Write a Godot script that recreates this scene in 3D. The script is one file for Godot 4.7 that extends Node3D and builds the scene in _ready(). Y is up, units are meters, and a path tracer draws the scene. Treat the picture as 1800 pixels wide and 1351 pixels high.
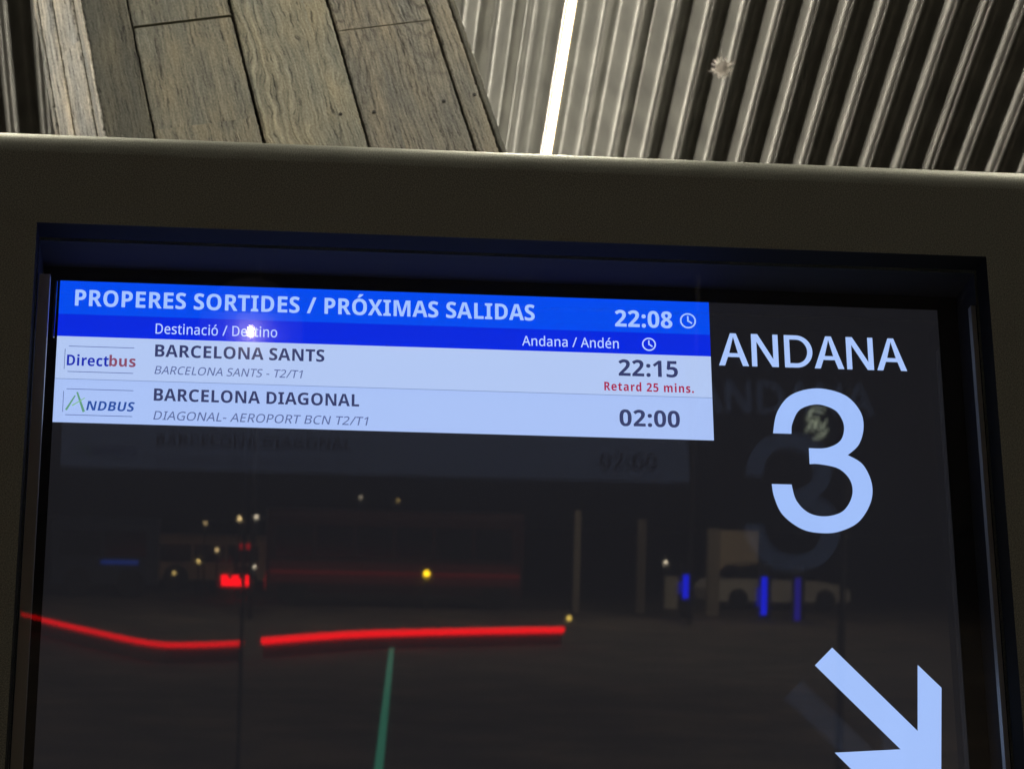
extends Node3D

# ------------------------------------------------------------------ tuning
const STRIP_ENERGY := 17.0      # light of one canopy strip
const FLANK_SHARE := 0.14       # each flank of the diffuser, as a share of its under side
const TOP_SHARE := 0.06         # what the added upward light sends to the roof
const STRIP_GLOW := 5.0         # what the eye sees of the diffuser
const STREET_ENERGY := 0.02
const SCREEN_GAIN := 1.02

var rng := RandomNumberGenerator.new()
var taken := {}


# ------------------------------------------------------------------ helpers
func numbered(called: String) -> String:
	if not taken.has(called):
		taken[called] = 0
		return called
	taken[called] += 1
	return "%s_%03d" % [called, taken[called]]


func thing(called: String, label: String, category: String, at := Vector3.ZERO, group := "") -> Node3D:
	var o := Node3D.new()
	o.name = numbered(called)
	add_child(o, true)
	o.position = at
	tag(o, label, category, group)
	return o


func tag(o: Node, label: String, category: String, group := "") -> void:
	o.set_meta("label", label)
	o.set_meta("category", category)
	if group:
		o.set_meta("group", group)


func part(called: String, m: Mesh, mat: Material, parent: Node, at := Transform3D()) -> MeshInstance3D:
	var o := MeshInstance3D.new()
	var n := called
	var k := 0
	while parent.has_node(n):
		k += 1
		n = "%s_%03d" % [called, k]
	o.name = n
	o.mesh = m
	o.material_override = mat
	o.transform = at
	parent.add_child(o, true)
	return o


func mb() -> SurfaceTool:
	var st := SurfaceTool.new()
	st.begin(Mesh.PRIMITIVE_TRIANGLES)
	st.set_smooth_group(-1)
	return st


func done(st: SurfaceTool) -> ArrayMesh:
	st.generate_normals()
	return st.commit()


# a, b, c, d run anticlockwise seen from the front
func quad(st: SurfaceTool, a: Vector3, b: Vector3, c: Vector3, d: Vector3) -> void:
	for p in [a, c, b, a, d, c]:
		st.add_vertex(p)


func quad_uv(st: SurfaceTool, p: Array, t: Array) -> void:
	for k in [0, 2, 1, 0, 3, 2]:
		st.set_uv(t[k])
		st.add_vertex(p[k])


func box(st: SurfaceTool, lo: Vector3, hi: Vector3) -> void:
	var x0 := lo.x
	var y0 := lo.y
	var z0 := lo.z
	var x1 := hi.x
	var y1 := hi.y
	var z1 := hi.z
	quad(st, Vector3(x0, y0, z1), Vector3(x1, y0, z1), Vector3(x1, y1, z1), Vector3(x0, y1, z1))
	quad(st, Vector3(x1, y0, z0), Vector3(x0, y0, z0), Vector3(x0, y1, z0), Vector3(x1, y1, z0))
	quad(st, Vector3(x1, y0, z1), Vector3(x1, y0, z0), Vector3(x1, y1, z0), Vector3(x1, y1, z1))
	quad(st, Vector3(x0, y0, z0), Vector3(x0, y0, z1), Vector3(x0, y1, z1), Vector3(x0, y1, z0))
	quad(st, Vector3(x0, y1, z1), Vector3(x1, y1, z1), Vector3(x1, y1, z0), Vector3(x0, y1, z0))
	quad(st, Vector3(x0, y0, z0), Vector3(x1, y0, z0), Vector3(x1, y0, z1), Vector3(x0, y0, z1))


func box_mesh(lo: Vector3, hi: Vector3) -> ArrayMesh:
	var st := mb()
	box(st, lo, hi)
	return done(st)


func tube(st: SurfaceTool, pts: Array, r: float, n := 8) -> void:
	var rings := []
	for i in pts.size():
		var d: Vector3 = (pts[mini(i + 1, pts.size() - 1)] - pts[maxi(i - 1, 0)]).normalized()
		var s := d.cross(Vector3.UP if absf(d.y) < 0.9 else Vector3.RIGHT).normalized()
		var u := s.cross(d).normalized()
		var ring := []
		for k in n:
			var a := TAU * k / n
			ring.append(pts[i] + (s * cos(a) + u * sin(a)) * r)
		rings.append(ring)
	for i in pts.size() - 1:
		for k in n:
			var k2 := (k + 1) % n
			quad(st, rings[i][k], rings[i][k2], rings[i + 1][k2], rings[i + 1][k])
	for k in range(1, n - 1):
		for p in [rings[0][0], rings[0][k], rings[0][k + 1]]:
			st.add_vertex(p)
		for p in [rings[-1][0], rings[-1][k + 1], rings[-1][k]]:
			st.add_vertex(p)


func tube_mesh(pts: Array, r: float, n := 8) -> ArrayMesh:
	var st := mb()
	tube(st, pts, r, n)
	return done(st)


func ball(r: float) -> SphereMesh:
	var m := SphereMesh.new()
	m.radius = r
	m.height = 2.0 * r
	m.radial_segments = 20
	m.rings = 10
	return m


# a flat figure with a little thickness, its front face at z = 0
func plate(poly: PackedVector2Array, deep := 0.0004) -> ArrayMesh:
	var st := mb()
	plate_into(st, poly, deep)
	return done(st)


func plate_into(st: SurfaceTool, poly: PackedVector2Array, deep := 0.0004) -> void:
	if Geometry2D.is_polygon_clockwise(poly):
		poly.reverse()
	var idx := Geometry2D.triangulate_polygon(poly)
	for i in range(0, idx.size(), 3):
		var t := [poly[idx[i]], poly[idx[i + 1]], poly[idx[i + 2]]]
		var turn: float = (t[1] - t[0]).cross(t[2] - t[0])
		if turn > 0.0:
			t = [t[0], t[2], t[1]]
		for p in t:
			st.add_vertex(Vector3(p.x, p.y, 0))
		for k in [0, 2, 1]:
			st.add_vertex(Vector3(t[k].x, t[k].y, -deep))
	for i in poly.size():
		var a := poly[i]
		var b := poly[(i + 1) % poly.size()]
		quad(st, Vector3(a.x, a.y, -deep), Vector3(b.x, b.y, -deep), Vector3(b.x, b.y, 0), Vector3(a.x, a.y, 0))


func rect(u0: float, v0: float, u1: float, v1: float) -> PackedVector2Array:
	return PackedVector2Array([Vector2(u0, v0), Vector2(u1, v0), Vector2(u1, v1), Vector2(u0, v1)])


func stroke(a: Vector2, b: Vector2, wide: float, wide_end := -1.0) -> PackedVector2Array:
	var n := (b - a).orthogonal().normalized() * 0.5
	var e := wide if wide_end < 0.0 else wide_end
	return PackedVector2Array([a - n * wide, b - n * e, b + n * e, a + n * wide])


# smooth curve through the points (Catmull-Rom), ends included
func through(pts: Array, steps := 6) -> Array:
	var out := []
	for i in pts.size() - 1:
		var p0: Vector2 = pts[maxi(i - 1, 0)]
		var p1: Vector2 = pts[i]
		var p2: Vector2 = pts[i + 1]
		var p3: Vector2 = pts[mini(i + 2, pts.size() - 1)]
		for k in steps:
			out.append(p1.cubic_interpolate(p2, p0, p3, float(k) / steps))
	out.append(pts[-1])
	return out


func ring_into(st: SurfaceTool, c: Vector2, r0: float, r1: float, n := 40) -> void:
	for k in n:
		var a := TAU * k / n
		var b := TAU * (k + 1) / n
		quad(st, Vector3(c.x + cos(a) * r0, c.y + sin(a) * r0, 0), Vector3(c.x + cos(a) * r1, c.y + sin(a) * r1, 0), Vector3(c.x + cos(b) * r1, c.y + sin(b) * r1, 0), Vector3(c.x + cos(b) * r0, c.y + sin(b) * r0, 0))


# ------------------------------------------------------------------ materials
func srgb(r: float, g: float, b: float) -> Color:
	return Color(r / 255.0, g / 255.0, b / 255.0)


func plain(c: Color, rough := 0.7, metal := 0.0) -> StandardMaterial3D:
	var m := StandardMaterial3D.new()
	m.albedo_color = c
	m.roughness = rough
	m.metallic = metal
	return m


func glow(c: Color, times: float, body := Color(0.1, 0.1, 0.1)) -> StandardMaterial3D:
	var m := plain(body, 0.6)
	m.emission_enabled = true
	m.emission = c
	m.emission_energy_multiplier = times
	return m


# a lit piece of the liquid crystal screen: its colour, and the mirror sheen of the screen's own surface
func lit(r: float, g: float, b: float, times := 1.0) -> StandardMaterial3D:
	var m := plain(Color(0.46, 0.46, 0.46), 0.015, 1.0)
	m.emission_enabled = true
	m.emission = srgb(r, g, b)
	m.emission_energy_multiplier = 1.12 * times * SCREEN_GAIN
	return m


func noise_tex(freq: float, ramp: Array, size := 512, octaves := 3, seed_ := 1, normal := false) -> NoiseTexture2D:
	var n := FastNoiseLite.new()
	n.noise_type = FastNoiseLite.TYPE_SIMPLEX_SMOOTH
	n.frequency = freq
	n.fractal_octaves = octaves
	n.seed = seed_
	var t := NoiseTexture2D.new()
	t.width = size
	t.height = size
	t.seamless = true
	t.noise = n
	if normal:
		t.as_normal_map = true
		t.bump_strength = 4.0
	else:
		var g := Gradient.new()
		g.offsets = PackedFloat32Array([0.0, 0.5, 1.0])
		g.colors = PackedColorArray(ramp)
		t.color_ramp = g
	return t


# weathered oak: fine streaks along v, with waves, arcs of year rings and knots as asked
func wood_images(seed_: int, tone: Color, style: String) -> Array:
	var w := 256
	var h := 1024
	var im := Image.create(w, h, false, Image.FORMAT_RGB8)
	var hm := Image.create(w, h, false, Image.FORMAT_L8)
	var n := FastNoiseLite.new()
	n.seed = seed_
	n.frequency = 1.0
	n.fractal_octaves = 2
	var b := FastNoiseLite.new()
	b.seed = seed_ + 7
	b.frequency = 1.0
	b.fractal_octaves = 3
	for y in h:
		var v := float(y) / h
		for x in w:
			var u := float(x) / w
			var bend := 0.03 * b.get_noise_2d(u * 1.6, v * 3.0)
			if style == "wavy":
				bend += 0.016 * sin(v * 26.0 + 5.0 * b.get_noise_2d(u * 2.0, v * 3.0 + 9.0)) + 0.03 * b.get_noise_2d(u * 3.0 + 4.0, v * 7.0)
			var s := u + bend
			var fine := n.get_noise_2d(s * 90.0, v * 22.0)
			var streak := n.get_noise_2d(s * 26.0 + 40.0, v * 3.5)
			var broad := b.get_noise_2d(s * 3.0 + 11.0, v * 4.0 + 3.0)
			var fleck := n.get_noise_2d(u * 42.0 + 90.0, v * 160.0)
			var ring := 0.0
			if style == "arcs":
				var q := Vector2((u - 0.62 + 0.05 * broad) * 1.0, (v - 0.40) * 2.3)
				var d := q.length() * 13.0 + 1.5 * broad
				ring = pow(0.5 + 0.5 * sin(d * TAU * 0.9), 5.0) * clampf(1.3 - q.length() * 1.6, 0.0, 1.0)
			elif style == "wavy":
				var l := 0.5 + 0.5 * sin(s * 70.0)
				ring = -0.55 * pow(l, 3.0) * clampf(0.9 - absf(u - 0.5) * 1.2, 0.0, 1.0)
			elif style == "pale":
				ring = 0.6 * maxf(0.0, n.get_noise_2d(s * 45.0 + 7.0, v * 2.0))
			var val := 1.0 + 0.20 * fine + 0.17 * streak + 0.13 * broad + 0.15 * fleck - 0.26 * ring
			if fine + streak < -0.75:
				val *= 0.62
			val = clampf(val, 0.25, 1.6)
			var warm := 0.04 * broad
			im.set_pixel(x, y, Color(clampf(tone.r * val * (1.0 + warm), 0, 1), clampf(tone.g * val, 0, 1), clampf(tone.b * val * (1.0 - warm * 1.5), 0, 1)))
			hm.set_pixel(x, y, Color(clampf(val / 1.6, 0, 1), 0, 0))
	return [ImageTexture.create_from_image(im), ImageTexture.create_from_image(hm)]


func wood(seed_: int, tone: Color, style: String) -> StandardMaterial3D:
	var t := wood_images(seed_, tone, style)
	var m := plain(Color.WHITE, 0.78)
	m.albedo_texture = t[0]
	m.heightmap_enabled = true
	m.heightmap_texture = t[1]
	m.heightmap_scale = 0.3
	m.metallic_specular = 0.35
	return m


# ------------------------------------------------------------------ lettering
var fonts := {}


func font(weight: int, spacing := 0) -> Font:
	var key := "%d/%d" % [weight, spacing]
	if not fonts.has(key):
		var f := SystemFont.new()
		f.font_names = PackedStringArray(["Droid Sans"])
		f.font_weight = weight
		if spacing:
			var v := FontVariation.new()
			v.base_font = f
			v.spacing_glyph = spacing
			fonts[key] = v
		else:
			fonts[key] = f
	return fonts[key]


# lettering whose ink runs from u0 to u1 and whose capitals are «cap» high; lean is the slant of italics
func lettering(s: String, weight: int, u0: float, u1: float, cap: float, lean := 0.0, spacing := 0) -> ArrayMesh:
	var t := TextMesh.new()
	t.font = font(weight, spacing)
	t.font_size = 96
	t.pixel_size = 0.01
	t.depth = 0.01
	t.curve_step = 1.0
	t.text = "H"
	var hb := t.get_aabb()
	t.text = s
	var bb := t.get_aabb()
	var a := t.get_mesh_arrays()
	var p: PackedVector3Array = a[Mesh.ARRAY_VERTEX]
	var ky := cap / hb.size.y
	var kx := (u1 - u0 - lean * cap) / bb.size.x
	for i in p.size():
		var y := (p[i].y - hb.position.y) * ky
		p[i] = Vector3(u0 + (p[i].x - bb.position.x) * kx + lean * y, y, (p[i].z - 0.005) * 0.03)
	a[Mesh.ARRAY_VERTEX] = p
	var m := ArrayMesh.new()
	m.add_surface_from_arrays(Mesh.PRIMITIVE_TRIANGLES, a)
	return m


func on(v: float, w: float, u := 0.0) -> Transform3D:
	return Transform3D(Basis(), Vector3(u, v, w))


# capital letters of a grotesque face, one unit high; halves of A butt at the middle
func letter_a(st: SurfaceTool, x: float, wide: float, h: float) -> void:
	var s := h * 0.175
	var m := wide / 2.0
	var top := h * 0.085
	var b0 := h * 0.27
	var b1 := h * 0.385
	var k := (m - top) / h
	for side in [-1.0, 1.0]:
		var f := func(px: float, py: float) -> Vector2: return Vector2(x + m + side * (m - px), py)
		var poly := PackedVector2Array([f.call(0.0, 0.0), f.call(s, 0.0), f.call(s + k * b0 * 0.98, b0), f.call(m, b0), f.call(m, b1), f.call(s + k * b1 * 0.98, b1), f.call(m, h * 0.9), f.call(m, h), f.call(m - top, h)])
		plate_into(st, poly)


func letter_n(st: SurfaceTool, x: float, wide: float, h: float) -> void:
	var s := h * 0.152
	var d := h * 0.185
	plate_into(st, PackedVector2Array([Vector2(x, 0), Vector2(x + s, 0), Vector2(x + s, h * 0.77), Vector2(x + wide - d, 0), Vector2(x + wide, 0), Vector2(x + wide, h), Vector2(x + wide - s, h), Vector2(x + wide - s, h * 0.23), Vector2(x + d, h), Vector2(x, h)]))


func letter_d(st: SurfaceTool, x: float, wide: float, h: float) -> void:
	var s := h * 0.155
	plate_into(st, rect(x, 0, x + s, h))
	var outer := []
	var inner := []
	var flat := wide * 0.42
	outer.append(Vector2(x + s, h))
	inner.append(Vector2(x + s, h - s * 0.85))
	for k in 25:
		var a := PI / 2 - PI * k / 24.0
		outer.append(Vector2(x + flat + (wide - flat) * cos(a), h / 2 + h / 2 * sin(a)))
		inner.append(Vector2(x + flat + (wide - flat - s) * cos(a), h / 2 + (h / 2 - s * 0.85) * sin(a)))
	outer.append(Vector2(x + s, 0))
	inner.append(Vector2(x + s, s * 0.85))
	for k in outer.size() - 1:
		var a: Vector2 = outer[k]
		var b: Vector2 = outer[k + 1]
		var c: Vector2 = inner[k + 1]
		var d: Vector2 = inner[k]
		quad(st, Vector3(d.x, d.y, 0), Vector3(c.x, c.y, 0), Vector3(b.x, b.y, 0), Vector3(a.x, a.y, 0))


func clock_icon(c: Vector2, r: float) -> ArrayMesh:
	var st := mb()
	ring_into(st, c, r * 0.81, r)
	plate_into(st, stroke(c + Vector2(0, -r * 0.10), c + Vector2(0, r * 0.62), r * 0.17))
	plate_into(st, stroke(c + Vector2(r * 0.087, -r * 0.03), c + Vector2(r * 0.5, -r * 0.33), r * 0.17))
	return done(st)


# ------------------------------------------------------------------ the scene
func _ready() -> void:
	rng.seed = 20240
	setup_view()
	build_ground()
	build_canopy()
	build_column()
	build_display()
	build_feather()
	build_street()


func setup_view() -> void:
	var cam := Camera3D.new()
	cam.name = "camera"
	cam.fov = 17.074
	cam.near = 0.05
	cam.far = 2000.0
	cam.transform = Transform3D(Basis(Vector3(0.9937, -0.0433, 0.1037), Vector3(-0.0298, 0.7881, 0.6148), Vector3(-0.1084, -0.6140, 0.7819)).orthonormalized(), Vector3(-0.2276, 1.55, 1.6419))
	# the lens of a long phone camera, focused on the display
	var lens := CameraAttributesPhysical.new()
	lens.frustum_focal_length = 79.94
	lens.frustum_focus_distance = 2.13
	lens.frustum_near = 0.05
	lens.frustum_far = 2000.0
	lens.exposure_aperture = 24.0
	cam.attributes = lens
	add_child(cam, true)
	cam.current = true

	var sky := ProceduralSkyMaterial.new()
	sky.sky_top_color = Color(0.05, 0.06, 0.10)
	sky.sky_horizon_color = Color(0.20, 0.16, 0.13)
	sky.sky_curve = 0.12
	sky.ground_bottom_color = Color(0.05, 0.05, 0.05)
	sky.ground_horizon_color = Color(0.14, 0.12, 0.10)
	var env := Environment.new()
	env.background_mode = Environment.BG_SKY
	env.sky = Sky.new()
	env.sky.sky_material = sky
	env.background_energy_multiplier = 0.1
	env.tonemap_mode = Environment.TONE_MAPPER_LINEAR
	env.tonemap_exposure = 1.0
	env.sdfgi_enabled = true
	env.ssao_enabled = true
	env.ssil_enabled = true
	var we := WorldEnvironment.new()
	we.name = "surroundings"
	we.environment = env
	add_child(we, true)


func build_ground() -> void:
	var road := plain(Color.WHITE, 0.85)
	road.albedo_texture = noise_tex(0.02, [srgb(34, 31, 29), srgb(62, 56, 50), srgb(98, 86, 74)], 512, 5, 3)
	road.uv1_triplanar = true
	road.uv1_world_triplanar = true
	road.uv1_scale = Vector3(0.05, 0.05, 0.05)
	var st := mb()
	quad(st, Vector3(-400, 0, 6), Vector3(400, 0, 6), Vector3(400, 0, -400), Vector3(-400, 0, -400))
	quad(st, Vector3(-400, -5, 406), Vector3(400, -5, 406), Vector3(400, 0, 6), Vector3(-400, 0, 6))
	var g := part("road", done(st), road, self)
	g.set_meta("kind", "structure")
	var paving := plain(Color.WHITE, 0.8)
	paving.albedo_texture = noise_tex(0.03, [srgb(84, 83, 79), srgb(96, 95, 91), srgb(108, 107, 102)], 512, 4, 9)
	paving.uv1_triplanar = true
	paving.uv1_world_triplanar = true
	paving.uv1_scale = Vector3(0.8, 0.8, 0.8)
	var p := part("pavement", box_mesh(Vector3(-7, 0.002, -3.4), Vector3(8, 0.13, 4.5)), paving, self)
	p.set_meta("kind", "structure")


# --- canopy: corrugated sheets under a slightly sloping roof, three light strips
const PITCH := 0.076
const WAVE := 0.0205
const PHASE := 1.0777
const ROOF_AX := Vector3(1, -0.0004, 0.0093)
const ROOF_UP := Vector3(0, 0.9989, 0.0463)
const ROOF_AT := Vector3(0, 5.5, 0)


func roof_frame() -> Transform3D:
	return Transform3D(Basis(ROOF_AX, ROOF_UP, ROOF_AX.cross(ROOF_UP)).orthonormalized(), ROOF_AT)


func build_canopy() -> void:
	var fr := roof_frame()
	var roof := thing("station_canopy", "dark corrugated metal canopy roof seen from below behind the display", "canopy roof")
	roof.transform = fr
	var metal := plain(Color.WHITE, 0.34, 0.5)
	metal.albedo_texture = noise_tex(0.012, [srgb(134, 134, 129), srgb(152, 152, 146), srgb(168, 168, 161)], 512, 4, 5)
	metal.roughness = 0.34
	metal.uv1_triplanar = true
	metal.uv1_scale = Vector3(1.3, 1.3, 1.3)
	var seg := 20
	var waves := 13
	var wide := PITCH * waves
	for k in range(-6, 7):
		var x0 := 0.357 + k * wide
		var st := SurfaceTool.new()
		st.begin(Mesh.PRIMITIVE_TRIANGLES)
		var lift := 0.0012 * (k % 2)
		var n := waves * seg
		var pts := []
		for i in n + 1:
			var x := x0 + wide * i / n
			var q := TAU * (x - PHASE) / PITCH
			var y := WAVE * sin(q) + lift
			var slope := WAVE * TAU / PITCH * cos(q)
			pts.append([Vector2(x, y), Vector3(slope, -1, 0).normalized()])
		for i in n:
			var a: Vector2 = pts[i][0]
			var b: Vector2 = pts[i + 1][0]
			var z0 := 1.7
			var z1 := -9.0
			var p := [Vector3(a.x, a.y, z1), Vector3(b.x, b.y, z1), Vector3(b.x, b.y, z0), Vector3(a.x, a.y, z0)]
			var nn := [pts[i][1], pts[i + 1][1], pts[i + 1][1], pts[i][1]]
			for j in [0, 2, 1, 0, 3, 2]:
				st.set_normal(nn[j])
				st.add_vertex(p[j])
		part("roof_sheet", st.commit(), metal, roof)
		# rolled lip where one sheet laps over the next
		var lip := mb()
		tube(lip, [Vector3(x0, -WAVE - 0.002, -9), Vector3(x0, -WAVE - 0.002, 1.7)], 0.0022, 6)
		part("sheet_lap", done(lip), metal, roof)
	# purlins on top of the sheets keep the roof stiff
	var steel := plain(srgb(70, 70, 68), 0.5, 0.6)
	for z in [-8.0, -5.6, -3.2, -0.8, 1.5]:
		part("purlin", box_mesh(Vector3(-5.9, WAVE + 0.004, z - 0.05), Vector3(7.2, WAVE + 0.16, z + 0.05)), steel, roof)
	# roof skin above the purlins, so that no sky light falls through
	part("roof_skin", box_mesh(Vector3(-5.9, WAVE + 0.165, -9), Vector3(7.2, WAVE + 0.2, 1.7)), steel, roof)

	light_strip(0.418, 0.20, "bright white light strip running under the canopy beside the wooden column")
	light_strip(-1.75, 0.20, "white light strip under the canopy left of the wooden column")
	light_strip(2.55, 0.20, "white light strip under the canopy far right of the display")


func light_strip(x: float, drop: float, label: String) -> void:
	var t := thing("light_strip", label, "strip light", Vector3.ZERO, "canopy light strips")
	t.transform = roof_frame()
	var alu := plain(srgb(196, 194, 188), 0.4, 0.5)
	var white := glow(Color(1.0, 0.985, 0.95), STRIP_GLOW, Color(0.8, 0.8, 0.8))
	var y := -WAVE - drop
	var st := mb()
	# a shallow aluminium tray with two flanges, the diffuser in its middle
	box(st, Vector3(x - 0.0115, y + 0.004, -8.8), Vector3(x + 0.0115, y + 0.035, 1.25))
	part("housing", done(st), alu, t)
	part("added_uplight", box_mesh(Vector3(x - 0.010, y + 0.0355, -8.78), Vector3(x + 0.010, y + 0.040, 1.23)), glow(Color(1.0, 0.985, 0.95), 1.0, Color(0.8, 0.8, 0.8)), t)  # upper glow added to wash the roof around the strip with light
	part("diffuser", box_mesh(Vector3(x - 0.0075, y - 0.012, -8.78), Vector3(x + 0.0075, y + 0.003, 1.23)), white, t)
	var amber := glow(Color(1.0, 0.84, 0.55), 1.0, Color(0.8, 0.75, 0.6))  # amber glow beside the diffuser, standing in for its warm halo
	for side in [-1.0, 1.0]:
		part("halo_fringe", box_mesh(Vector3(x + minf(side * 0.0077, side * 0.0098), y - 0.010, -8.78), Vector3(x + maxf(side * 0.0077, side * 0.0098), y + 0.003, 1.23)), amber, t)
	for z in [-7.4, -5.4, -3.4, -1.4, 0.6]:
		part("hanger", box_mesh(Vector3(x - 0.002, y + 0.0405, z - 0.002), Vector3(x + 0.002, -WAVE - 0.009, z + 0.002)), alu, t)
	# light leaves the diffuser through its under side and both flanks
	for k in 4:
		var l := AreaLight3D.new()
		l.name = "strip_light"
		var tall := 0.019 if k == 0 or k == 3 else 0.013
		l.area_size = Vector2(tall, 10.0)
		l.light_color = Color(1.0, 0.965, 0.9)
		l.light_energy = STRIP_ENERGY * [1.0, FLANK_SHARE, FLANK_SHARE, TOP_SHARE][k]
		l.area_range = 40.0
		l.shadow_enabled = true
		t.add_child(l, true)
		var down := Basis(Vector3.RIGHT, -PI / 2)
		if k == 0:
			l.transform = Transform3D(down, Vector3(x, y - 0.0145, -3.77))
		elif k == 3:
			l.transform = Transform3D(Basis(Vector3.RIGHT, PI / 2), Vector3(x, y + 0.0415, -3.77))
		else:
			var side := -1.0 if k == 1 else 1.0
			l.transform = Transform3D(Basis(Vector3.BACK, side * PI / 2) * down, Vector3(x + side * 0.0105, y - 0.0045, -3.77))


# --- the leaning wooden column behind the display
func build_column() -> void:
	var t := thing("wooden_column", "leaning grey brown column clad in wide weathered planks behind the display", "column", Vector3(-0.413, 4.0173, -0.9731))
	var cx := Vector3(0.9827, 0.178, 0.0505)
	var cy := Vector3(-0.1718, 0.9792, -0.1084)
	var b := Basis(cx, cy, cx.cross(cy)).orthonormalized()
	t.transform = Transform3D(b, t.position)
	var m_corner := wood(11, srgb(88, 87, 77), "plain")
	var m_plain := wood(23, srgb(114, 112, 99), "plain")
	var m_wavy := wood(37, srgb(120, 118, 103), "wavy")
	var m_arcs := wood(41, srgb(111, 108, 97), "arcs")
	var m_trim := wood(59, srgb(117, 113, 100), "plain")
	var m_pale := wood(67, srgb(196, 193, 184), "pale")
	var dark := plain(srgb(30, 26, 22), 0.9)
	# core behind the planks
	var bot := -4.3
	var top := 1.9
	var st := mb()
	box(st, Vector3(0.004, bot, -0.36), Vector3(0.536, top, -0.024))
	part("core", done(st), dark, t)
	# front planks: left edge, right edge, material, joints along the plank
	plank(t, 0.001, 0.0655, m_corner, [bot, top], 0.02, 1, 0.0)
	plank(t, 0.0675, 0.2105, m_plain, [bot, -1.1, 0.2325, 1.75, top], 0.02, 2, 0.001)
	plank(t, 0.2145, 0.3525, m_wavy, [bot, -0.62, top], 0.021, 3, 0.3)
	plank(t, 0.3555, 0.4955, m_arcs, [bot, -1.5, 0.1685, 1.2, top], 0.02, 4, 0.67)
	plank(t, 0.4985, 0.5285, m_trim, [bot, 0.9, top], 0.021, 5, 0.2)
	plank(t, 0.5300, 0.5395, m_corner, [bot, top], 0.014, 6, 0.5)
	# pale weathered boards on the left chamfer, turned away by 40 degrees
	var turn := Transform3D(Basis(Vector3.UP, -deg_to_rad(40)), Vector3(-0.0005, 0, 0))
	var face := Node3D.new()
	face.name = "side_boarding"
	t.add_child(face, true)
	face.transform = turn
	var cuts := [0.0, 0.0145, 0.0525, 0.0800, 0.0885]
	for k in 4:
		plank(face, -cuts[k + 1] + 0.0008, -cuts[k] - 0.0004, m_pale, [bot, top], 0.018 - 0.002 * (k % 2), 20 + k, 0.23 * k)
	# screws sunk into the planks
	var hole := plain(srgb(26, 23, 20), 0.7, 0.4)
	for p in [Vector2(0.475, -0.015), Vector2(0.374, -0.019), Vector2(0.327, -0.015), Vector2(0.5205, -0.009)]:
		var c := CylinderMesh.new()
		c.top_radius = 0.0027
		c.bottom_radius = 0.0027
		c.height = 0.002
		c.radial_segments = 10
		part("screw", c, hole, t, Transform3D(Basis(Vector3.RIGHT, PI / 2), Vector3(p.x, p.y, 0.0006)))


# one plank per stretch between joints; ragged edges, chamfered, grain along its length
func plank(t: Node3D, s0: float, s1: float, m: Material, joints: Array, thick: float, seed_: int, shift: float) -> void:
	var n := FastNoiseLite.new()
	n.seed = seed_
	n.frequency = 110.0
	n.fractal_octaves = 3
	for j in joints.size() - 1:
		var half := 0.003 if seed_ == 2 else 0.0012
		var y0: float = joints[j] + (half if j else 0.0)
		var y1: float = joints[j + 1] - (half if j < joints.size() - 2 else 0.0)
		var rows := [y0]
		var y := y0
		while y < y1 - 0.001:
			y += 0.0035 if y > -0.5 and y < 0.75 else 0.15
			rows.append(minf(y, y1))
		var st := mb()
		var c := minf(0.0025, (s1 - s0) * 0.15)
		var rim := []
		for r in rows:
			var e0 := 0.0015 * n.get_noise_2d(r, 0.3) - 0.0006 - 0.003 * maxf(0.0, -n.get_noise_2d(r * 0.5, 5.0) - 0.25)
			var e1 := 0.0015 * n.get_noise_2d(r, 3.7) - 0.0006 - 0.003 * maxf(0.0, n.get_noise_2d(r * 0.5, 9.0) - 0.25)
			var d0 := 0.001 + 0.003 * absf(n.get_noise_2d(r, 7.1))
			var d1 := 0.001 + 0.003 * absf(n.get_noise_2d(r, 11.1))
			rim.append([Vector3(s0 - e0, r, -thick), Vector3(s0 - e0, r, -d0), Vector3(s0 - e0 + c, r, 0), Vector3(s1 + e1 - c, r, 0), Vector3(s1 + e1, r, -d1), Vector3(s1 + e1, r, -thick)])
		var us := [0.0, 0.02, 0.05, 0.95, 0.98, 1.0]
		var k := 0.147 / maxf(s1 - s0, 0.03)
		for i in rows.size() - 1:
			for q in 5:
				var a: Array = rim[i]
				var b: Array = rim[i + 1]
				var va: float = -rows[i] / 1.0 + shift
				var vb: float = -rows[i + 1] / 1.0 + shift
				quad_uv(st, [a[q], a[q + 1], b[q + 1], b[q]], [Vector2(us[q] / k + shift, va), Vector2(us[q + 1] / k + shift, va), Vector2(us[q + 1] / k + shift, vb), Vector2(us[q] / k + shift, vb)])
		for e in [0, rim.size() - 1]:
			var a: Array = rim[e]
			for q in range(1, 5):
				var tri := [a[0], a[q], a[q + 1]] if e == 0 else [a[0], a[q + 1], a[q]]
				for p in tri:
					st.set_uv(Vector2(0.5, 0.5))
					st.add_vertex(p)
		st.generate_normals()
		st.generate_tangents()
		part("plank", st.commit(), m, t)


# --- the departures display
const FACE := 0.032          # how far the frame stands before the glass


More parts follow.
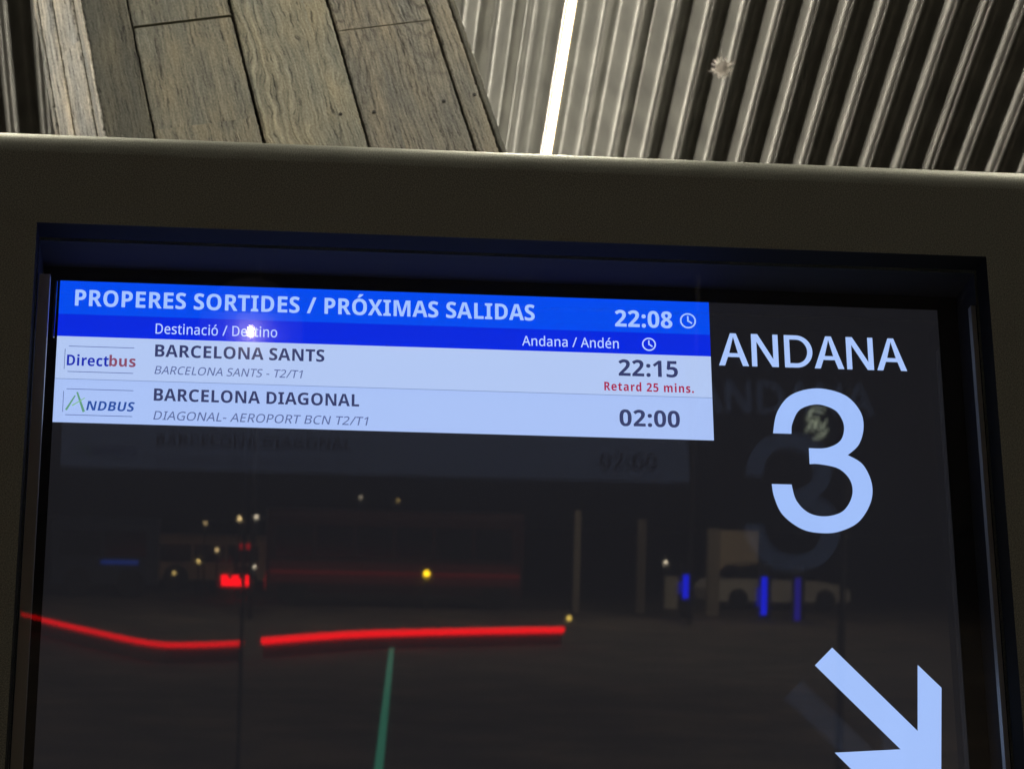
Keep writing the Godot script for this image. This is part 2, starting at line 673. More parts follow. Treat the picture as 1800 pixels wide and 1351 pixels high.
func build_display() -> void:
	var t := thing("departures_display", "tilted glass fronted departures display with blue header and platform number 3", "information display")
	var tilt := deg_to_rad(18.0)
	t.transform = Transform3D(Basis(Vector3.RIGHT, Vector3(0, cos(tilt), sin(tilt)), Vector3(0, -sin(tilt), cos(tilt))), Vector3(0, 2.8393, 0))
	var paint := plain(Color.WHITE, 0.43, 0.54)
	paint.albedo_texture = noise_tex(0.22, [srgb(128, 130, 118), srgb(186, 188, 174), srgb(236, 238, 222)], 512, 2, 21)
	paint.uv1_triplanar = true
	paint.uv1_scale = Vector3(6.5, 6.5, 6.5)
	paint.roughness_texture = noise_tex(0.006, [Color(0.78, 0.78, 0.78), Color(0.92, 0.92, 0.92), Color(1, 1, 1)], 512, 5, 31)
	paint.roughness = 0.48
	paint.normal_enabled = true
	paint.normal_texture = noise_tex(0.16, [], 512, 2, 22, true)
	paint.normal_scale = 0.08
	var inside := plain(srgb(56, 56, 60), 0.9, 0.0)
	inside.metallic_specular = 0.2
	var black := plain(srgb(10, 10, 10), 0.75)
	black.metallic_specular = 0.3
	var gu0 := -0.389
	var gu1 := 0.399
	var gv1 := 0.1155
	var gv0 := -1.27
	var ou0 := -0.478
	var ou1 := 0.495
	var ov1 := 0.2027
	var ov0 := -1.356

	# housing: a frame with rounded rim, swept round the glass with mitred corners
	var prof := []
	prof.append(Vector2(0.0, -0.15))
	for k in 9:
		var a := PI / 2 * k / 8.0
		prof.append(Vector2(0.024 - 0.024 * cos(a), FACE - 0.024 + 0.024 * sin(a)))
	prof.append(Vector2(1.0, FACE))
	var st := SurfaceTool.new()
	st.begin(Mesh.PRIMITIVE_TRIANGLES)
	st.set_smooth_group(0)
	var corner := func(p: Vector2, su: int, sv: int) -> Vector3:
		var o := Vector2(ou1 if su else ou0, ov1 if sv else ov0)
		var g := Vector2(gu1 if su else gu0, gv1 if sv else gv0)
		var q := Vector2(o.x + (-p.x if su else p.x), o.y + (-p.y if sv else p.y)) if false else Vector2.ZERO
		if p.x >= 1.0:
			q = g
		else:
			q = Vector2(o.x - p.x if su else o.x + p.x, o.y - p.x if sv else o.y + p.x)
		return Vector3(q.x, q.y, p.y)
	var ring := [[0, 0], [1, 0], [1, 1], [0, 1]]
	for i in 4:
		var a: Array = ring[i]
		var b: Array = ring[(i + 1) % 4]
		for k in prof.size() - 1:
			st.set_smooth_group(1 if k >= 1 and k <= 8 else (-1))
			quad(st, corner.call(prof[k], a[0], a[1]), corner.call(prof[k], b[0], b[1]), corner.call(prof[k + 1], b[0], b[1]), corner.call(prof[k + 1], a[0], a[1]))
	st.generate_normals()
	part("housing", st.commit(), paint, t)
	st = mb()
	var gk := [Vector2(gu0, gv0), Vector2(gu1, gv0), Vector2(gu1, gv1), Vector2(gu0, gv1)]
	for i in 4:
		var a: Vector2 = gk[i]
		var b: Vector2 = gk[(i + 1) % 4]
		quad(st, Vector3(a.x, a.y, FACE), Vector3(b.x, b.y, FACE), Vector3(b.x, b.y, 0.0017), Vector3(a.x, a.y, 0.0017))
	part("gasket", done(st), plain(srgb(13, 13, 13), 0.95), t)
	part("back_cover", box_mesh(Vector3(ou0 + 0.002, ov0 + 0.002, -0.19), Vector3(ou1 - 0.002, ov1 - 0.002, -0.151)), paint, t)
	# reveal between the glass and the sunken screen
	var w := -0.06
	st = mb()
	var ins := [Vector2(gu0, gv0), Vector2(gu1, gv0), Vector2(gu1, gv1), Vector2(gu0, gv1)]
	for i in 4:
		var a: Vector2 = ins[i]
		var b: Vector2 = ins[(i + 1) % 4]
		quad(st, Vector3(a.x, a.y, -0.0045), Vector3(b.x, b.y, -0.0045), Vector3(b.x, b.y, w - 0.004), Vector3(a.x, a.y, w - 0.004))
	part("reveal", done(st), inside, t)
	# black printed border round the screen
	var su0 := -0.3745
	var su1 := 0.3810
	var sv1 := 0.1028
	var sv0 := -1.24
	st = mb()
	box(st, Vector3(gu0 + 0.0005, sv1, w - 0.003), Vector3(gu1 - 0.0005, gv1 - 0.0005, w + 0.001))
	box(st, Vector3(gu0 + 0.0005, gv0 + 0.0005, w - 0.003), Vector3(gu1 - 0.0005, sv0, w + 0.001))
	box(st, Vector3(gu0 + 0.0005, sv0, w - 0.003), Vector3(su0, sv1, w + 0.001))
	box(st, Vector3(su1, sv0, w - 0.003), Vector3(gu1 - 0.0005, sv1, w + 0.001))
	part("screen_border", done(st), black, t)
	# edge trims just behind the glass
	var trim := plain(srgb(222, 218, 206), 0.5, 0.6)
	part("edge_trim", box_mesh(Vector3(gu0 + 0.0012, gv0 + 0.01, -0.012), Vector3(gu0 + 0.0102, gv1 - 0.03, -0.004)), trim, t)
	part("edge_trim", box_mesh(Vector3(gu1 - 0.0052, gv0 + 0.01, -0.012), Vector3(gu1 - 0.0012, gv1 - 0.03, -0.004)), trim, t)

	# a bead added to carry a lamp glint along the upper left screen edge
	part("glint_bead", tube_mesh([Vector3(su0 - 0.003, sv1 - 0.002, w + 0.003), Vector3(su0 - 0.0035, 0.05, w + 0.003)], 0.0012, 8), plain(srgb(225, 215, 200), 0.12, 1.0), t)
	# the screen itself
	var panel := lit(27, 27, 31, 0.8)
	part("screen", box_mesh(Vector3(su0, sv0, w - 0.012), Vector3(su1, sv1, w)), panel, t)
	var ru0 := su0
	var ru1 := 0.1786
	var f1 := w + 0.0004
	var f2 := w + 0.0008
	var f3 := w + 0.0012

	var head := part("header_band", plate(rect(ru0, 0.0728, ru1, sv1)), lit(2, 74, 236), t, on(0, f1))
	head.set_meta("label", "bright blue header band")
	var pale := lit(163, 194, 255)
	part("heading_lettering", lettering("PROPERES SORTIDES / PRÓXIMAS SALIDAS", 700, -0.3614, 0.0269, 0.0144), pale, head, on(0.0806, 0.0004))
	part("time_lettering", lettering("22:08", 700, 0.0963, 0.1461, 0.0150), pale, head, on(0.0778, 0.0004))
	part("clock_symbol", clock_icon(Vector2(0.1598, 0.0850), 0.0070), pale, head, on(0, 0.0004))
	var sub := part("column_band", plate(rect(ru0, 0.0530, ru1, 0.0728)), lit(6, 40, 222), t, on(0, f1))
	sub.set_meta("label", "deeper blue band of column headings")
	var pale2 := lit(182, 204, 255)
	part("column_lettering", lettering("Destinació / Destino", 400, -0.2935, -0.1920, 0.0089), pale2, sub, on(0.0578, 0.0004))
	part("column_lettering", lettering("Andana / Andén", 400, 0.0159, 0.0990, 0.0087), pale2, sub, on(0.0576, 0.0004))
	part("clock_symbol", clock_icon(Vector2(0.1252, 0.0622), 0.0060), pale2, sub, on(0, 0.0004))

	var ink := lit(52, 58, 100)
	var grey := lit(86, 100, 152)
	var red := lit(164, 34, 70)
	var line := lit(118, 138, 186)
	var box_line := lit(84, 100, 156)
	var r1 := part("departure_row", plate(rect(ru0, 0.0155, ru1, 0.0530)), lit(177, 198, 240), t, on(0, f1))
	part("destination_lettering", lettering("BARCELONA SANTS", 700, -0.2932, -0.1519, 0.0107), ink, r1, on(0.0372, 0.0004))
	part("route_lettering", lettering("BARCELONA SANTS - T2/T1", 400, -0.2930, -0.1696, 0.0070, 0.2), grey, r1, on(0.0218, 0.0004))
	part("time_lettering", lettering("22:15", 700, 0.0983, 0.1495, 0.0147), ink, r1, on(0.0328, 0.0004))
	part("delay_lettering", lettering("Retard 25 mins.", 700, 0.0857, 0.1628, 0.0076, 0.0, 5), red, r1, on(0.0192, 0.0004))
	part("operator_lettering", lettering("Direct", 700, -0.3655, -0.3311, 0.0094), lit(28, 44, 172), r1, on(0.0271, 0.0004))
	part("operator_lettering", lettering("bus", 700, -0.3306, -0.3088, 0.0094), lit(136, 74, 98), r1, on(0.0274, 0.0004))
	logo_lines(r1, [-0.3645, -0.3105, 0.0442, 0.0217, -0.3674, 0.0238, 0.0416], box_line)
	var r2 := part("departure_row", plate(rect(ru0, -0.0228, ru1, 0.0150)), lit(168, 192, 243), t, on(0, f1))
	part("row_divider", plate(rect(ru0, 0.0150, ru1, 0.0155)), line, t, on(0, f1))
	part("destination_lettering", lettering("BARCELONA DIAGONAL", 700, -0.2927, -0.1222, 0.0107), ink, r2, on(-0.0018, 0.0004))
	part("route_lettering", lettering("DIAGONAL- AEROPORT BCN T2/T1", 400, -0.2924, -0.1142, 0.0074, 0.2), grey, r2, on(-0.0184, 0.0004))
	part("time_lettering", lettering("02:00", 700, 0.0981, 0.1498, 0.0146), ink, r2, on(-0.0123, 0.0004))
	part("operator_lettering", lettering("NDBUS", 700, -0.3476, -0.3079, 0.0081, 0.16), lit(36, 76, 158), r2, on(-0.0119, 0.0004))
	st = mb()
	plate_into(st, stroke(Vector2(-0.3641, -0.0122), Vector2(-0.3572, 0.0006), 0.0017, 0.0011))
	plate_into(st, stroke(Vector2(-0.3557, 0.0037), Vector2(-0.3495, -0.0134), 0.0014, 0.0021))
	part("operator_letter", done(st), lit(96, 152, 122), r2, on(0, 0.0004))
	part("operator_letter", plate(stroke(Vector2(-0.3593, -0.0084), Vector2(-0.3491, -0.0014), 0.0010, 0.0007)), lit(128, 182, 140), r2, on(0, 0.0008))
	logo_lines(r2, [-0.3645, -0.3097, 0.0064, -0.0163, -0.3668, -0.0139, 0.0043], box_line)

	# platform column
	var bright := lit(168, 196, 250)
	var blue := lit(160, 190, 248)
	st = mb()
	var h := 0.0296
	letter_a(st, 0.1857, 0.0260, h)
	letter_n(st, 0.2145, 0.0233, h)
	letter_d(st, 0.2433, 0.0245, h)
	letter_a(st, 0.2693, 0.0259, h)
	letter_n(st, 0.2978, 0.0236, h)
	letter_a(st, 0.3243, 0.0262, h)
	part("platform_lettering", done(st), bright, t, on(0.0453, f1))
	var poly := []
	poly += through([Vector2(0.2300, -0.0149), Vector2(0.2345, 0.0044), Vector2(0.2473, 0.0202), Vector2(0.2700, 0.0268), Vector2(0.2937, 0.0217), Vector2(0.3066, 0.0077), Vector2(0.3090, -0.0075), Vector2(0.3040, -0.0230), Vector2(0.2938, -0.0327)])
	poly += through([Vector2(0.2938, -0.0327), Vector2(0.3064, -0.0408), Vector2(0.3132, -0.0574), Vector2(0.3114, -0.0742), Vector2(0.3006, -0.0912), Vector2(0.2850, -0.0999), Vector2(0.2700, -0.1024), Vector2(0.2514, -0.0995), Vector2(0.2352, -0.0873), Vector2(0.2285, -0.0720), Vector2(0.2269, -0.0603)]).slice(1)
	poly += through([Vector2(0.2438, -0.0603), Vector2(0.2472, -0.0742), Vector2(0.2569, -0.0847), Vector2(0.2714, -0.0877), Vector2(0.2869, -0.0827), Vector2(0.2956, -0.0691), Vector2(0.2950, -0.0556), Vector2(0.2857, -0.0452), Vector2(0.2695, -0.0415), Vector2(0.2604, -0.0416)])
	poly += through([Vector2(0.2604, -0.0275), Vector2(0.2757, -0.0268), Vector2(0.2881, -0.0200), Vector2(0.2921, -0.0070), Vector2(0.2873, 0.0054), Vector2(0.2775, 0.0110), Vector2(0.2667, 0.0121), Vector2(0.2538, 0.0067), Vector2(0.2470, -0.0060), Vector2(0.2459, -0.0149)])
	part("platform_number", plate(PackedVector2Array(poly)), blue, t, on(0, f1))
	part("arrow", plate(PackedVector2Array([Vector2(0.2561, -0.2162), Vector2(0.2713, -0.2010), Vector2(0.3394, -0.2699), Vector2(0.3430, -0.2144), Vector2(0.3619, -0.2333), Vector2(0.3568, -0.3040), Vector2(0.2887, -0.3091), Vector2(0.2690, -0.2888), Vector2(0.3241, -0.2852)])), blue, t, on(0, f1))

	# the cover glass over all of it
	var glass := StandardMaterial3D.new()
	glass.transparency = BaseMaterial3D.TRANSPARENCY_ALPHA
	glass.albedo_color = Color(1, 1, 1, 0.02)
	glass.roughness = 0.0
	part("cover_glass", box_mesh(Vector3(gu0 - 0.005, gv0 - 0.005, -0.0035), Vector3(gu1 + 0.005, gv1 + 0.005, 0.0015)), glass, t)
	# the glow that the lit rows cast on what stands before them
	var l := AreaLight3D.new()
	l.name = "screen_light"
	l.area_size = Vector2(0.55, 0.12)
	l.light_color = Color(0.55, 0.68, 1.0)
	l.light_energy = 0.0004
	l.area_range = 12.0
	l.shadow_enabled = true
	t.add_child(l, true)
	l.transform = Transform3D(Basis(Vector3.UP, PI), Vector3(-0.098, 0.04, 0.003))

	# the mast that carries it
	var mast := thing("display_mast", "dark steel mast standing behind the departures display", "mast", Vector3(0.0, 0.13, -0.62))
	var ms := mb()
	box(ms, Vector3(-0.09, 0.02, -0.05), Vector3(0.09, 2.6, 0.05))
	part("pole", done(ms), paint, mast)
	part("base_plate", box_mesh(Vector3(-0.2, 0, -0.2), Vector3(0.2, 0.019, 0.2)), paint, mast)
	part("bracket", box_mesh(Vector3(-0.07, 2.3, 0.051), Vector3(0.07, 2.45, 0.36)), paint, mast)


func logo_lines(row: Node3D, k: Array, m: Material) -> void:
	var st := mb()
	plate_into(st, rect(k[0], k[2] - 0.0003, k[1], k[2] + 0.0002))
	plate_into(st, rect(k[0], k[3] - 0.0003, k[1], k[3] + 0.0002))
	plate_into(st, rect(k[4] - 0.0002, k[5], k[4] + 0.0003, k[6]))
	part("logo_outline", done(st), m, row, on(0, 0.0004))


# --- a bit of down caught on the roof ribs
func build_feather() -> void:
	var at := Vector3(0.809, 5.487, -2.235)
	var t := thing("feather", "small fluffy white feather hanging on a thread under the corrugated canopy roof", "feather", at)
	var m := plain(srgb(236, 230, 222), 0.9)
	m.backlight_enabled = true
	m.backlight = Color(0.5, 0.5, 0.48)
	var st := mb()
	for k in 300:
		var d := Vector3(rng.randf_range(-1, 1), rng.randf_range(-0.5, 1.1), rng.randf_range(-1, 0.4)).normalized()
		var l := rng.randf_range(0.006, 0.024)
		var a := Vector3(rng.randf_range(-0.009, 0.009), rng.randf_range(-0.006, 0.006), rng.randf_range(-0.012, 0.012))
		var mid := a + d * l * 0.5 + Vector3(rng.randf_range(-0.004, 0.004), -0.004, rng.randf_range(-0.004, 0.004))
		tube(st, [a, mid, a + d * l], 0.0009, 4)
	part("down", done(st), m, t)
	part("thread", tube_mesh([Vector3(0, 0, 0), Vector3(0.002, 0.05, 0.001), Vector3(0.003, 0.088, 0.002)], 0.0002, 4), m, t)
	var heart := ball(0.0065)
	part("down_core", heart, m, t, Transform3D(Basis().scaled(Vector3(0.9, 0.7, 1.3)), Vector3(0, -0.002, 0)))
	part("quill", tube_mesh([Vector3(-0.012, 0.008, -0.004), Vector3(0.0, 0.0, 0.0), Vector3(0.008, -0.004, 0.006)], 0.0009, 6), m, t)


# --- what stands across the road and shows in the glass
func road_y(z: float) -> float:
	return -0.0125 * maxf(z - 6.0, 0.0)


func build_street() -> void:
	# red light lines along the kerb
	red_line("red_kerb_light", "curved red light line along the far kerb", [Vector3(-4.49, 0, 51.9), Vector3(-2.93, 0, 46.4), Vector3(-1.53, 0, 41.9), Vector3(-0.76, 0, 41.6), Vector3(0.06, 0, 42.45)], 0.044, 0.7)
	red_line("red_kerb_light", "straight red light line along the far kerb", [Vector3(0.44, 0, 43.3), Vector3(2.15, 0, 46.2), Vector3(4.25, 0, 48.1), Vector3(6.61, 0, 49.8)], 0.062, 1.0)
	# green lane line lit in the road
	var st := mb()
	var a := Vector3(3.185, -0.547, 50.5)
	var b := Vector3(0.6, -0.07, 13.0)
	quad(st, b + Vector3(-0.045, 0, 0), b + Vector3(0.045, 0, 0), a + Vector3(0.045, 0, 0), a + Vector3(-0.045, 0, 0))
	var g := part("green_road_light", done(st), glow(srgb(60, 150, 120), 1.1), self)
	tag(g, "thin green light line let into the road", "road light")
	# lamps
	lamp("street_lamp", Vector3(-0.09, road_y(20.0), 20.0), 4.0, 0.024, Color(1.0, 0.90, 0.78), 40.0, STREET_ENERGY, "street lamp with a bright white bulb nearest to the display")
	for f in [[-16.0, 40.0, 10.0, 60.0, "at the far left of the road"], [22.0, 40.0, 10.0, 60.0, "at the far right of the road"], [-17.0, 25.0, 10.0, 160.0, "at the near left of the road"], [16.0, 25.0, 10.0, 160.0, "at the near right of the road"], [0.33, 58.0, 11.5, 60.0, "behind the red signal lamps"], [11.2, 60.0, 11.5, 90.0, "between the pale pillars and the billboard"]]:  # unseen lamps added to light the road and what stands on it
		unseen_fill_lamp(Vector3(f[0], road_y(f[1]), f[1]), f[2], f[3], "added tall grey fill lamp %s" % f[4])
	var far := [[0.08, 1.41, 75.0, 7.0], [0.58, 1.47, 75.0, 6.0], [-1.1, 0.11, 75.0, 4.5], [-0.56, 0.46, 75.0, 4.0], [0.56, -0.02, 75.0, 5.0], [-1.81, -0.26, 75.0, 3.0], [-0.93, 1.25, 75.0, 2.0], [3.69, 2.13, 75.0, 1.2], [4.82, 2.07, 75.0, 1.0], [5.11, 0.73, 75.0, 1.5], [12.87, 0.42, 74.0, 5.0]]
	var c := [Color(1, 0.86, 0.6), Color(1, 0.93, 0.8), Color(1, 0.85, 0.5)]
	var which := ["bright warm lamp high above the red signal, left of a pair", "white lamp high above the red signal, right of a pair", "warm lamp over the tan van's left half", "warm lamp over the tan van, between two others", "white lamp just right of the red signal", "small warm lamp at the tan van's left end", "dim white lamp high up left of the pair", "faint lamp high above the dark red coach, left one", "faint warm lamp high above the dark red coach, right one", "faint warm lamp over the roof of the dark red coach", "white lamp above the first blue charging post"]
	for k in far.size():
		var f: Array = far[k]
		lamp("path_lamp", Vector3(f[0], road_y(f[2]), f[2]), f[1], 0.05, c[k % 3], f[3], 0.0, which[k], "far path lamps")
	lamp("path_lamp", Vector3(4.97, road_y(65.0), 65.0), 0.264, 0.085, Color(1.0, 0.80, 0.1), 9.0, 0.0, "small bright yellow lamp before the dark coach")
	lamp("path_lamp", Vector3(8.1, road_y(60.0), 60.0), -0.56, 0.06, Color(1.0, 0.85, 0.4), 4.0, 0.0, "low yellow lamp at the end of the straight red kerb light")
	# vehicles
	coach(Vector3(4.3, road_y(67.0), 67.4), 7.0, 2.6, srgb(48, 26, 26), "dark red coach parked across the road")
	coach(Vector3(-3.7, road_y(71.0), 71.2), 3.0, 2.2, srgb(40, 48, 66), "dark blue van with a blue light parked at the left")
	coach(Vector3(-0.75, road_y(77.0), 77.4), 3.6, 1.7, srgb(176, 148, 122), "tan van parked behind the red signal lamps")
	car(Vector3(15.9, road_y(72.0), 71.5))
	# red signal
	var s := thing("signal_lamp", "red signal lamp of three lobes on a short stand", "signal lamp", Vector3(0, road_y(72.0), 72.0))
	var dark := plain(srgb(24, 24, 24), 0.6)
	part("stand", box_mesh(Vector3(-0.06, 0, -0.06), Vector3(0.06, 1.5, 0.0)), dark, s)
	st = mb()
	box(st, Vector3(-0.40, 0.36, 0.02 - 0.1), Vector3(0.38, 0.55, -0.061))
	for x in [-0.3, 0.0, 0.28]:
		box(st, Vector3(x - 0.1, 0.551, -0.08), Vector3(x + 0.1, 0.66, -0.061))
	part("red_lamp", done(st), glow(Color(1, 0.0, 0.06), 6.0), s)
	part("red_lamp", box_mesh(Vector3(0.1, 1.42, -0.1), Vector3(0.5, 1.58, -0.061)), glow(Color(1, 0.0, 0.1), 0.8), s)
	# blue charging posts
	for f in [[11.85, 64.9, 0.62, "blue lit charging post left of the pale pillar", 2.4], [13.88, 64.5, 1.0, "blue lit charging post before the silver car", 2.4], [14.74, 64.3, 1.2, "slim violet lit charging post right of the silver car", 0.55]]:
		var p := thing("charging_post", f[3], "charging post", Vector3(f[0], road_y(f[1]), f[1]))
		var hh: float = f[2]
		part("body", box_mesh(Vector3(-0.12, 0, 0.0), Vector3(0.2, 1.45, 0.2)), dark, p)
		part("blue_lamp", box_mesh(Vector3(-0.07, 1.1 - hh + 0.02, -0.04), Vector3(0.075, 1.12, -0.001)), glow(Color(0.02, 0.10, 1.0) if f[4] > 1.0 else Color(0.25, 0.15, 1.0), f[4]), p)
		if f[4] > 1.0:
			part("blue_lamp", box_mesh(Vector3(-0.2, 1.1 - hh * 0.75, -0.04), Vector3(-0.072, 1.1 - hh * 0.25, -0.001)), glow(Color(0.05, 0.08, 0.8), 0.9), p)
	# pale pillars, a billboard and a box
	var pale := plain(srgb(128, 121, 108), 0.8)
	for f in [[12.92, 66.7, 2.35, 0.16, "broad pale pillar beside the billboard"], [11.0, 67.1, 2.55, 0.11, "pale pillar left of the billboard"], [9.25, 67.3, 2.75, 0.08, "slim pale pillar at the end of the coach"]]:
		var p := part("pillar", box_mesh(Vector3(-f[3], 0, -f[3]), Vector3(f[3], f[2], f[3])), pale, self)
		p.name = numbered("pillar_post")
		p.position = Vector3(f[0], road_y(f[1]), f[1])
		tag(p, f[4], "pillar")
	var bb := thing("billboard", "blank tan billboard with an added glow standing behind the silver car", "billboard", Vector3(15.0, road_y(73.5), 73.5))
	part("glowing_board", box_mesh(Vector3(-0.58, 1.1, 0), Vector3(0.58, 2.28, 0.06)), glow(srgb(150, 136, 112), 0.16, srgb(170, 150, 120)), bb)  # faint glow put into the board to brighten it
	part("red_glow_bar", box_mesh(Vector3(-0.5, 1.02, -0.05), Vector3(0.58, 1.095, -0.01)), glow(Color(1, 0.2, 0.15), 0.9), bb)  # glowing bar added for the red-lit line above the car
	part("leg", box_mesh(Vector3(-0.5, 0, 0.01), Vector3(-0.42, 1.09, 0.05)), dark, bb)
	part("leg", box_mesh(Vector3(0.42, 0, 0.01), Vector3(0.5, 1.09, 0.05)), dark, bb)
	var bin := part("utility_box", box_mesh(Vector3(-0.18, 0, 0), Vector3(0.18, 0.92, 0.3)), plain(srgb(190, 184, 168), 0.7), self)
	bin.position = Vector3(12.53, road_y(71.0), 70.9)
	tag(bin, "small pale utility box beside the first blue post", "utility box")
	# round sign
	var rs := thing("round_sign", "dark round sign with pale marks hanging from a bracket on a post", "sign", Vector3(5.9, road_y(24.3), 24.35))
	part("pole", tube_mesh([Vector3(0.35, 0, 0.1), Vector3(0.35, 4.1, 0.1)], 0.04), dark, rs)
	part("bracket", box_mesh(Vector3(0.0, 3.98, 0.08), Vector3(0.34, 4.02, 0.12)), dark, rs)
	var disc := CylinderMesh.new()
	disc.top_radius = 0.21
	disc.bottom_radius = 0.21
	disc.height = 0.03
	part("disc", disc, plain(srgb(26, 34, 40), 0.5), rs, Transform3D(Basis(Vector3.RIGHT, PI / 2), Vector3(0, 3.70, 0)))
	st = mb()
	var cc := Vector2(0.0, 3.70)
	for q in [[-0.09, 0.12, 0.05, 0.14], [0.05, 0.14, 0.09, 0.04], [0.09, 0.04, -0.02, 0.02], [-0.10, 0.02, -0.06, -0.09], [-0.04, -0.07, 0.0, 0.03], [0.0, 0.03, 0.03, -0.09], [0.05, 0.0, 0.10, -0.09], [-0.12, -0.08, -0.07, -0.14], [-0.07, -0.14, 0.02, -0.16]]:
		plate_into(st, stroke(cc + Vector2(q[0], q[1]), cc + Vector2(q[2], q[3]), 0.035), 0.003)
	part("glowing_mark", done(st), glow(Color(0.85, 0.9, 0.78), 0.8, Color(0.7, 0.7, 0.66)), rs, Transform3D(Basis(Vector3.UP, PI), Vector3(0, 0, -0.019)))  # marks carry a glow of their own, added to make them show


func red_line(called: String, label: String, pts: Array, r: float, times: float) -> void:
	var t := thing(called, label, "kerb light")
	var up := []
	for p in pts:
		up.append(Vector3(p.x, road_y(p.z) + 0.3, p.z))
	var soft := []
	for i in up.size() - 1:
		for k in 6:
			soft.append(up[i].cubic_interpolate(up[i + 1], up[maxi(i - 1, 0)], up[mini(i + 2, up.size() - 1)], k / 6.0))
	soft.append(up[-1])
	part("red_tube_light", tube_mesh(soft, r, 8), glow(Color(1, 0.0, 0.045), 3.6 * times), t)
	var kerb := mb()
	for i in soft.size() - 1:
		var a: Vector3 = soft[i]
		var b: Vector3 = soft[i + 1]
		var d := Vector3(0, 0, 0.12)
		var a0 := Vector3(a.x, road_y(a.z) - 0.05, a.z) + d
		var b0 := Vector3(b.x, road_y(b.z) - 0.05, b.z) + d
		var a1 := a - Vector3(0, r + 0.004, 0) + d
		var b1 := b - Vector3(0, r + 0.004, 0) + d
		quad(kerb, b0, a0, a1, b1)
		quad(kerb, b1, a1, a1 + d, b1 + d)
	part("kerb", done(kerb), plain(srgb(90, 86, 80), 0.85), t)


func lamp(called: String, foot: Vector3, y: float, r: float, c: Color, times: float, energy: float, label: String, group := "") -> void:
	var t := thing(called, label, "lamp", foot, group)
	var h := y - foot.y
	var dark := plain(srgb(30, 30, 30), 0.6)
	var back := 0.14 if energy > 0.0 else r * 1.5
	part("post", tube_mesh([Vector3(0, 0, back), Vector3(0, h + r, back)], maxf(0.02, r * 0.5), 6), dark, t)
	part("bulb", ball(r), glow(c, times), t, Transform3D(Basis(), Vector3(0, h, 0)))
	if energy > 0.0:
		var dish := CylinderMesh.new()
		dish.top_radius = 0.45
		dish.bottom_radius = 0.45
		dish.height = 0.01
		part("halo_dish", dish, plain(srgb(150, 150, 150), 0.8), t, Transform3D(Basis(Vector3.RIGHT, PI / 2), Vector3(0, h, 0.11)))  # disc added behind the bulb to spread a halo round it
		var l := OmniLight3D.new()
		l.name = "lamp_light"
		l.light_color = c
		l.light_energy = energy
		l.light_size = r
		l.omni_range = 80.0
		l.omni_attenuation = 2.0
		l.shadow_enabled = true
		t.add_child(l, true)
		l.position = Vector3(0, h, 0)


func unseen_fill_lamp(foot: Vector3, h: float, energy: float, label: String) -> void:  # added fill light on a post, out of view and out of reflection
	var t := thing("added_fill_lamp", label, "fill lamp", foot, "added tall fill lamps")
	var dark := plain(srgb(40, 40, 40), 0.6)
	part("post", tube_mesh([Vector3(0, 0, 0.6), Vector3(0, h, 0.6)], 0.05, 8), dark, t)
	part("arm", tube_mesh([Vector3(0, h - 0.02, 0.6), Vector3(0, h + 0.05, 0.0)], 0.03, 6), dark, t)
	part("lamp_head", box_mesh(Vector3(-0.12, h - 0.02, -0.3), Vector3(0.12, h + 0.09, 0.12)), dark, t)
	part("lamp_glass", box_mesh(Vector3(-0.1, h - 0.04, -0.28), Vector3(0.1, h - 0.021, 0.1)), glow(Color(1.0, 0.93, 0.82), 4.0), t)
	var l := SpotLight3D.new()
	l.name = "lamp_light"
	l.light_color = Color(1.0, 0.93, 0.82)
	l.light_energy = energy
	l.light_size = 0.1
	l.spot_range = 80.0
	l.spot_attenuation = 2.0
	l.spot_angle = 70.0
	l.spot_angle_attenuation = 0.3
	l.shadow_enabled = true
	t.add_child(l, true)
	l.transform = Transform3D(Basis(Vector3.RIGHT, -PI / 2), Vector3(0, h - 0.06, -0.09))


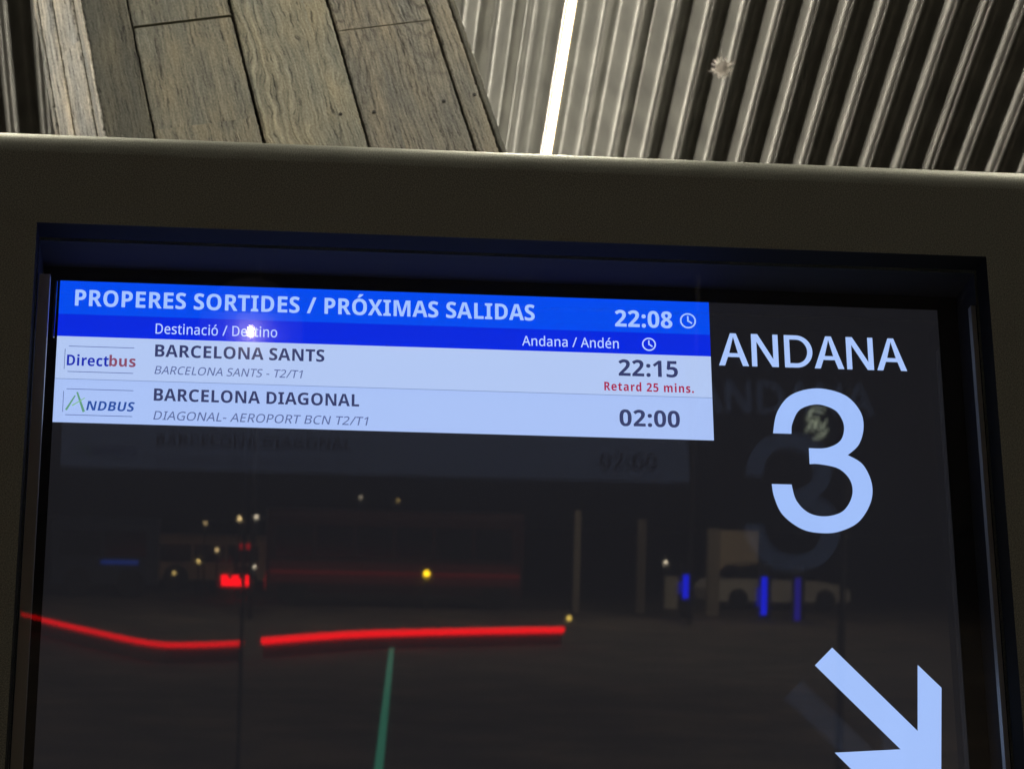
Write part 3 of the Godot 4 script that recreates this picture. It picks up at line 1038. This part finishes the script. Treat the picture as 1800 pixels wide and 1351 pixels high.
func coach(at: Vector3, long: float, high: float, c: Color, label: String) -> void:
	var t := thing("parked_coach", label, "coach" if long > 5.0 else "van", at)
	var body := plain(c, 0.35)
	var glass := plain(srgb(14, 15, 18), 0.1)
	var rubber := plain(srgb(16, 16, 16), 0.9)
	var l := long / 2.0
	var st := mb()
	var sec := [Vector2(0.0, 0.35), Vector2(0.0, high - 0.18), Vector2(0.16, high), Vector2(1.9, high), Vector2(2.05, high - 0.18), Vector2(2.05, 0.35)]
	for k in 6:
		var a: Vector2 = sec[k]
		var b: Vector2 = sec[(k + 1) % 6]
		quad(st, Vector3(l, a.y, a.x), Vector3(-l, a.y, a.x), Vector3(-l, b.y, b.x), Vector3(l, b.y, b.x))
	for k in range(1, 5):
		for p in [sec[0], sec[k], sec[k + 1]]:
			st.add_vertex(Vector3(-l, p.y, p.x))
		for p in [sec[0], sec[k + 1], sec[k]]:
			st.add_vertex(Vector3(l, p.y, p.x))
	part("body", done(st), body, t)
	var n := int(long / 1.1)
	for k in n:
		var x := -l + 0.25 + (long - 0.5) * k / n
		part("window", box_mesh(Vector3(x, high * 0.52, -0.012), Vector3(x + (long - 0.5) / n - 0.09, high * 0.84, -0.001)), glass, t)
	for x in [-l + 0.75, l - 0.75]:
		var wm := CylinderMesh.new()
		wm.top_radius = 0.4
		wm.bottom_radius = 0.4
		wm.height = 0.28
		wm.radial_segments = 20
		part("wheel", wm, rubber, t, Transform3D(Basis(Vector3.RIGHT, PI / 2), Vector3(x, 0.4, 0.13)))
	if long > 5.0:  # red glow put on the coach side for the light reflected there
		part("red_glow_band", box_mesh(Vector3(-l + 0.1, 0.86, -0.02), Vector3(l - 0.1, 0.96, -0.001)), glow(Color(1, 0.02, 0.05), 0.13), t)
		part("red_glow_band", box_mesh(Vector3(-l + 0.1, 0.62, -0.02), Vector3(l - 0.1, 0.855, -0.001)), glow(Color(1, 0.05, 0.05), 0.035), t)
		part("red_glow_band", box_mesh(Vector3(-l + 0.1, 0.965, -0.02), Vector3(l - 0.1, 1.2, -0.001)), glow(Color(1, 0.05, 0.05), 0.03), t)
	elif long < 3.2:
		part("blue_lamp", box_mesh(Vector3(-0.1, 0.92, -0.02), Vector3(0.95, 1.04, -0.001)), glow(Color(0.1, 0.35, 0.9), 0.4), t)


func car(at: Vector3) -> void:
	var t := thing("parked_car", "silver car parked behind the blue charging posts", "car", at)
	t.rotation.y = deg_to_rad(-8)
	var silver := plain(srgb(212, 208, 198), 0.4, 0.1)
	var glass := plain(srgb(14, 16, 20), 0.1)
	var rubber := plain(srgb(16, 16, 16), 0.9)
	var side := PackedVector2Array([Vector2(-2.1, 0.25), Vector2(2.1, 0.25), Vector2(2.15, 0.62), Vector2(1.95, 0.82), Vector2(1.45, 0.9), Vector2(-1.1, 0.86), Vector2(-2.0, 0.72), Vector2(-2.15, 0.5)])
	part("body", plate(side, 1.7), silver, t, Transform3D(Basis(Vector3.UP, PI), Vector3.ZERO))
	var cab := PackedVector2Array([Vector2(-1.15, 0.862), Vector2(1.6, 0.905), Vector2(1.2, 1.26), Vector2(0.6, 1.36), Vector2(-0.2, 1.34)])
	part("cabin", plate(cab, 1.4), glass, t, Transform3D(Basis(Vector3.UP, PI), Vector3(0, 0.001, 0.15)))
	for x in [-1.35, 1.35]:
		var wm := CylinderMesh.new()
		wm.top_radius = 0.31
		wm.bottom_radius = 0.31
		wm.height = 0.22
		wm.radial_segments = 20
		part("wheel", wm, rubber, t, Transform3D(Basis(Vector3.RIGHT, PI / 2), Vector3(x, 0.31, 0.09)))
